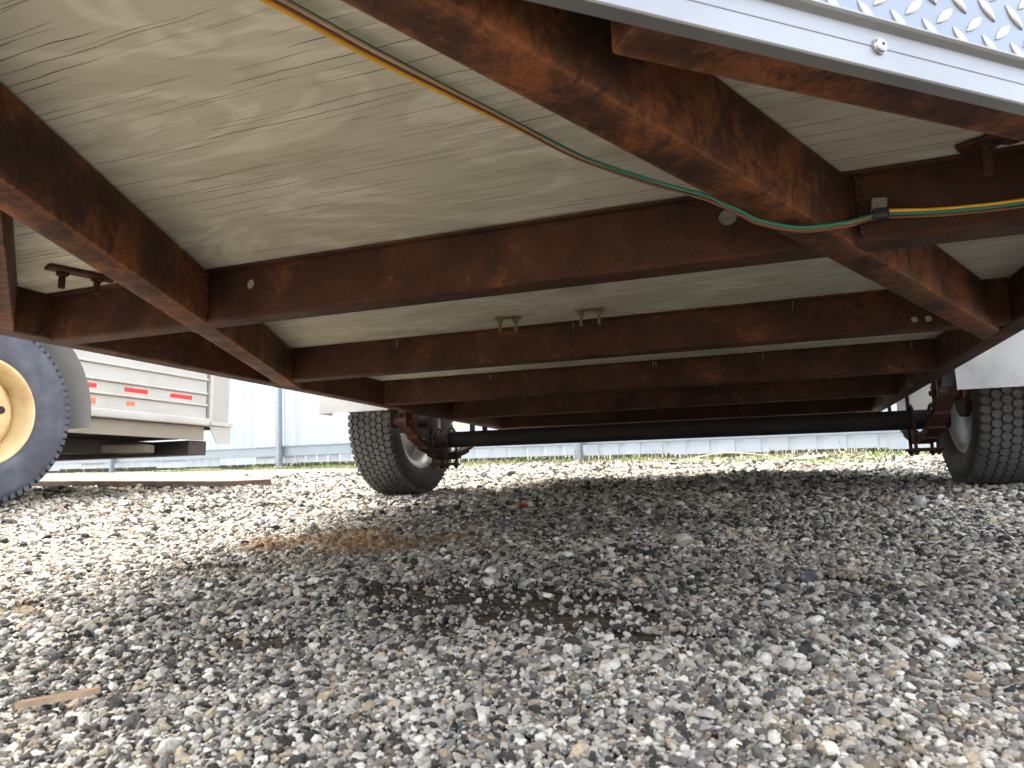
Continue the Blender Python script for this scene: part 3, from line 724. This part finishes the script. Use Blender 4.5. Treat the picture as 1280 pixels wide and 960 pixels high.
# ------------------------------------------------------------ stock trailer on the left
rear = V((-3.62, 3.84, .426)); SA = -R(2.7)
st = tag(empty('stock_trailer', rear, (SA, 0, 0)), 'white slatted livestock trailer with tan rim wheel and red reflective tape', 'trailer')
LN = 5.2
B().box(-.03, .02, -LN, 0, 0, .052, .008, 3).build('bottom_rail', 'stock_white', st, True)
B().box(-.06, -.034, -LN, .0, -.098, -.001, .003).build('skirt_channel', 'stock_shadow_beige', st)
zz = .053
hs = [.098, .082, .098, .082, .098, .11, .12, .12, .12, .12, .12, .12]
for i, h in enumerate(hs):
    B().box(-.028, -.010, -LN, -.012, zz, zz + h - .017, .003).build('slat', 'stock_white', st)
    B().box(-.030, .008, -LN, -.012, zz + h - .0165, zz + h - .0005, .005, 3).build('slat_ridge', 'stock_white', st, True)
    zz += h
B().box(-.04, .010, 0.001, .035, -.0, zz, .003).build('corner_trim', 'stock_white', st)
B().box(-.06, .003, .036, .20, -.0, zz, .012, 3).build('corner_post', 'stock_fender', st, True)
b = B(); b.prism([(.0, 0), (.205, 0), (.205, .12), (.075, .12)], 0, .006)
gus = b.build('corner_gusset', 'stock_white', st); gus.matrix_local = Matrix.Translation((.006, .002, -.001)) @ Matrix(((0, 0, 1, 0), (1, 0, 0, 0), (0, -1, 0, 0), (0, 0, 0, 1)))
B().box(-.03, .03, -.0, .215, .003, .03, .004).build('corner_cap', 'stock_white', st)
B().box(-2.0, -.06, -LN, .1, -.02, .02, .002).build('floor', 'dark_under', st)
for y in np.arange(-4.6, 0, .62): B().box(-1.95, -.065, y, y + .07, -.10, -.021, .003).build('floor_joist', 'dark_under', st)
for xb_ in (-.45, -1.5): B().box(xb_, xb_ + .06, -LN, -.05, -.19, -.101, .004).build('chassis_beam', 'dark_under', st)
B().obox(Matrix.Translation((-.75, -.62, -.16)) @ Matrix.Rotation(.5, 4, 'Z'), (1.3, .14, .05), .004).build('loose_brace', 'stock_shadow_beige', st)
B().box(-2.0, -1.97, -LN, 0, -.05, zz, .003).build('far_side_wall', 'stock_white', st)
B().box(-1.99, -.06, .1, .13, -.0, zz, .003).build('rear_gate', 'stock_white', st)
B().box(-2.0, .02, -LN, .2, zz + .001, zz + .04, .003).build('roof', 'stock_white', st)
def tape(y0, y1, z0, z1, mat): B().box(-.0098, -.0085, y0, y1, z0, z1, 0).build('reflective_tape', mat, st)
z2 = .053 + .098
for y0, y1 in ((-.68, -.51), (-.33, -.145), (-1.07, -.87)): tape(y0, y1, .170, .196, 'red_tape')
tape(-1.05, -.87, .075, .112, 'orange_tape'); tape(-.66, -.60, .085, .112, 'orange_tape')
B().box(-1.95, -.066, -.10, .06, -.20, -.101, .004).build('rear_crossbeam', 'dark_under', st)
RW2 = .445
def stock_wheel(yw):
    wh = empty('wheel', (.20, yw, -.056 + (yw + 1.64) * -.047), parent=st); w2 = .115
    tp = [(-w2 * .74, .25), (-w2 * .95, .28), (-w2, .34), (-w2 * .97, .385), (-w2 * .88, .42), (-w2 * .5, RW2 - .012), (w2 * .5, RW2 - .012), (w2 * .88, .42), (w2 * .95, .40), (w2 * .985, .385), (w2 * .975, .36), (w2, .34), (w2 * .97, .30), (w2 * .93, .275), (w2 * .74, .25), (w2 * .7, .244), (-w2 * .7, .244)]
    B().lathe(tp, 96).build('tyre', 'rubber_blue', wh, 'all')
    b = B(); bm = b.bm; nb = 74
    for r_i in range(4):
        for k in range(nb):
            t0 = (k + .5 * (r_i % 2)) * 2 * math.pi / nb; da = 2 * math.pi / nb; xc = (r_i - 1.5) * .054; lo, hi = [], []
            for px, pt in ((-.46, -.30), (.1, -.42), (.46, -.36), (.46, .30), (-.1, .42), (-.46, .36)):
                x = xc + px * .054; th = t0 + pt * da; dr = .02 * max(0, abs(x) / w2 - .72) * 3
                lo.append(bm.verts.new((x, (.418 - dr) * math.cos(th), (.418 - dr) * math.sin(th)))); hi.append(bm.verts.new((x, (RW2 - dr) * math.cos(th), (RW2 - dr) * math.sin(th))))
            bm.faces.new(hi)
            for q in range(6): bm.faces.new((lo[q], lo[(q + 1) % 6], hi[(q + 1) % 6], hi[q]))
    tag(b.build('tread', 'rubber_blue', wh), kind='stuff')
    rp = [(w2 * .80, .262), (w2 * .90, .254), (w2 * .84, .244), (w2 * .62, .228), (w2 * .1, .214), (-w2 * .7, .214), (-w2 * .8, .255), (-w2 * .7, .225), (-w2 * .1, .224), (w2 * .55, .236), (w2 * .72, .252)]
    B().lathe(rp, 72).build('rim', 'rim_tan', wh, 'all')
    dp = [(-w2 * .02, .214), (w2 * .22, .19), (w2 * .34, .16), (w2 * .30, .10), (w2 * .5, .085), (w2 * .5, .0001), (w2 * .2, .0001), (w2 * .15, .16), (-w2 * .2, .214)]
    B().lathe(dp, 64, closed=False).build('wheel_disc', 'rim_tan', wh, 'all')
    for k in range(8):
        a = 2 * math.pi * k / 8 + .15
        B().cyl((w2 * .30, .135 * math.cos(a), .135 * math.sin(a)), (w2 * .36, .135 * math.cos(a), .135 * math.sin(a)), .019, 14).build('hand_hole', 'hole', wh)
    return wh
stock_wheel(-1.70); 
# fender: curved sheet round the tyre
b = B(); bm = b.bm; r0, r1 = [], []
cy, cz = -1.70, -.053
prof = [(cy + .515, cz - .045), (cy + .52, cz + .02)] + [(cy + .52 * math.cos(a), cz + .02 + .51 * math.sin(a)) for a in np.linspace(.15, math.pi - .15, 18)] + [(cy - .52, cz + .02), (cy - .515, cz - .045)]
for y, z in prof: r0.append(bm.verts.new((.012, y, z))); r1.append(bm.verts.new((.345, y, z)))
for i in range(len(prof) - 1): bm.faces.new((r0[i], r0[i + 1], r1[i + 1], r1[i]))
bmesh.ops.solidify(bm, geom=bm.faces[:], thickness=.004)
b.build('fender', 'stock_fender', st, True)

# ------------------------------------------------------------ loose things on the gravel
def plank_mesh(name, pts_, th, mat, label, cat, grp=None, z=.0, tilt=(0, 0)):
    b = B(); b.prism(pts_, 0, th, .004)
    bmesh.ops.subdivide_edges(b.bm, edges=b.bm.edges[:], cuts=2)
    for v in b.bm.verts: v.co.z += .004 * math.sin(v.co.x * 9 + v.co.y * 5) * (1 if th > .01 else .2)
    o = b.build(name, mat); return tag(o, label, cat, grp)
p = plank_mesh('wooden_plank', [(-1.25, -.16), (1.0, -.14), (1.35, -.03), (1.2, .10), (-1.25, .14)], .045, 'plank', 'long flat brown weathered board lying on gravel beside the stock trailer tyre', 'board')
p.location = (-4.55, 4.10, .028); p.rotation_euler = (.13, .018, -.06)
p2 = plank_mesh('wooden_plank', [(-.9, -.12), (.6, -.10), (.62, .12), (-.9, .12)], .028, 'plank', 'second brown board lying half under the long weathered board', 'board')
p2.location = (-5.1, 4.45, .035); p2.rotation_euler = (0, .03, .12)
c_ = plank_mesh('wood_chip', [(-.034, -.003), (.02, -.0045), (.036, .0005), (.018, .004), (-.033, .003)], .0028, 'chip', 'thin flat splinter of brown wood lying on pale foreground gravel', 'wood chip')
c_.location = (-.603, .462, float(ground_z(-.603, .462)) + .008); c_.rotation_euler = (.05, -.06, .62)

def rock(name, x, y, dims, colr, label, grp=None, seed=0, mat=None, sink=.3):
    r_ = random.Random(seed); b = B(); bmesh.ops.create_icosphere(b.bm, subdivisions=3, radius=1)
    planes = [(V((r_.gauss(0, 1), r_.gauss(0, 1), r_.gauss(0, 1))).normalized(), r_.uniform(.42, .8)) for _ in range(16)]
    for v in b.bm.verts:
        for n_, d_ in planes:
            e = v.co.dot(n_) - d_
            if e > 0: v.co -= n_ * e
    for v in b.bm.verts: v.co = V((v.co.x * dims[0] / 2, v.co.y * dims[1] / 2, v.co.z * dims[2] / 2))
    o = b.build(name, mat or stone_material(name + '_stone', False, colr), None, True)
    o.location = (x, y, float(ground_z(x, y)) + dims[2] * (.5 - sink) + .003); o.rotation_euler = (r_.uniform(-.2, .2), r_.uniform(-.2, .2), r_.uniform(0, 6.3))
    return tag(o, label, 'stone', grp)
rock('stone', -.152, 1.40, (.058, .045, .030), (.50, .47, .40), 'large flat pale stone lying in the gravel between the tongue beams', seed=2)
rock('stone', .415, 2.24, (.055, .06, .055), (.42, .40, .37), 'chunky grey stone standing up beside the right trailer wheel', seed=5)
rock('stone', .50, 2.42, (.04, .03, .03), (.62, .61, .58), 'small white stone touching ground by the right trailer tyre', seed=8)
rock('stone', -1.62, 3.60, (.13, .07, .05), (.10, .10, .10), 'flat dark stone lying behind the left trailer tyre', seed=9)
rock('stone', -.35, 4.6, (.075, .06, .04), (.05, .05, .05), 'dark lump lying at the rear edge of the trailer shadow', seed=11)
rock('stone', .05, 1.05, (.040, .036, .024), (.07, .07, .072), 'dark stone among gravel in front of the right wheel', seed=12)
rock('stone', -.40, 1.0, (.03, .024, .016), (.55, .53, .50), 'white pebble beside the bare soil patch', seed=13)
rock('stone', .36, 6.2, (.5, .3, .05), (.55, .52, .42), 'flat pale slab lying in weeds near the fence', seed=14)
big = [stone_material('pebble_pale', False, (.56, .53, .46)), stone_material('pebble_grey', False, (.32, .295, .26)), stone_material('pebble_dark', False, (.095, .088, .08)), stone_material('pebble_tan', False, (.43, .33, .21))]
names = ['pale cream', 'mid grey', 'dark charcoal', 'tan']
rs = random.Random(21)
marks = [((-.60, .46), 'near the brown wood splinter'), ((-.30, .82), 'at the bare soil patch'), ((-.88, 1.32), 'by the rust stained gravel'), ((-.15, 1.40), 'around the large flat pale stone'), ((.1, .75), 'under the wired tongue beam'), ((.41, 2.2), 'in front of the right trailer wheel')]
for k in range(56):
    y = rs.uniform(.40, 1.9); x = rs.uniform(-.95 * y - .15, .38 * y + .15)
    q = rs.choice([0, 0, 0, 1, 1, 2, 3]); s_ = rs.uniform(.012, .020)
    mk = min(marks, key=lambda m_: math.hypot(x - m_[0][0], y - m_[0][1]))[1]
    rock('pebble', x, y, (s_ * 1.25, s_, s_ * .72), None, names[q] + ' pebble, larger than the gravel, ' + mk, names[q] + ' pebbles ' + mk, seed=100 + k, mat=big[q], sink=.22)['category'] = 'pebble'
o = rock('plastic_scrap', -.726, 2.11, (.055, .03, .022), None, 'crushed red plastic scrap lying on the dark gravel', seed=31, mat=M['red_plastic'], sink=.1); o['category'] = 'scrap'
o = rock('plastic_scrap', -.60, 1.62, (.014, .012, .012), None, 'tiny blue plastic scrap near the rust stained gravel', seed=32, mat=M['blue_plastic'], sink=.1); o['category'] = 'scrap'
tag(B().tube([(-.62, 6.35, .02), (-.45, 6.3, .06), (-.25, 6.3, .075), (0, 6.3, .05), (.15, 6.28, .01)], .006, 6).build('dry_stalk', 'straw', None, 'all'), 'arched dry stalk lying on the ground before the fence', 'stalk')
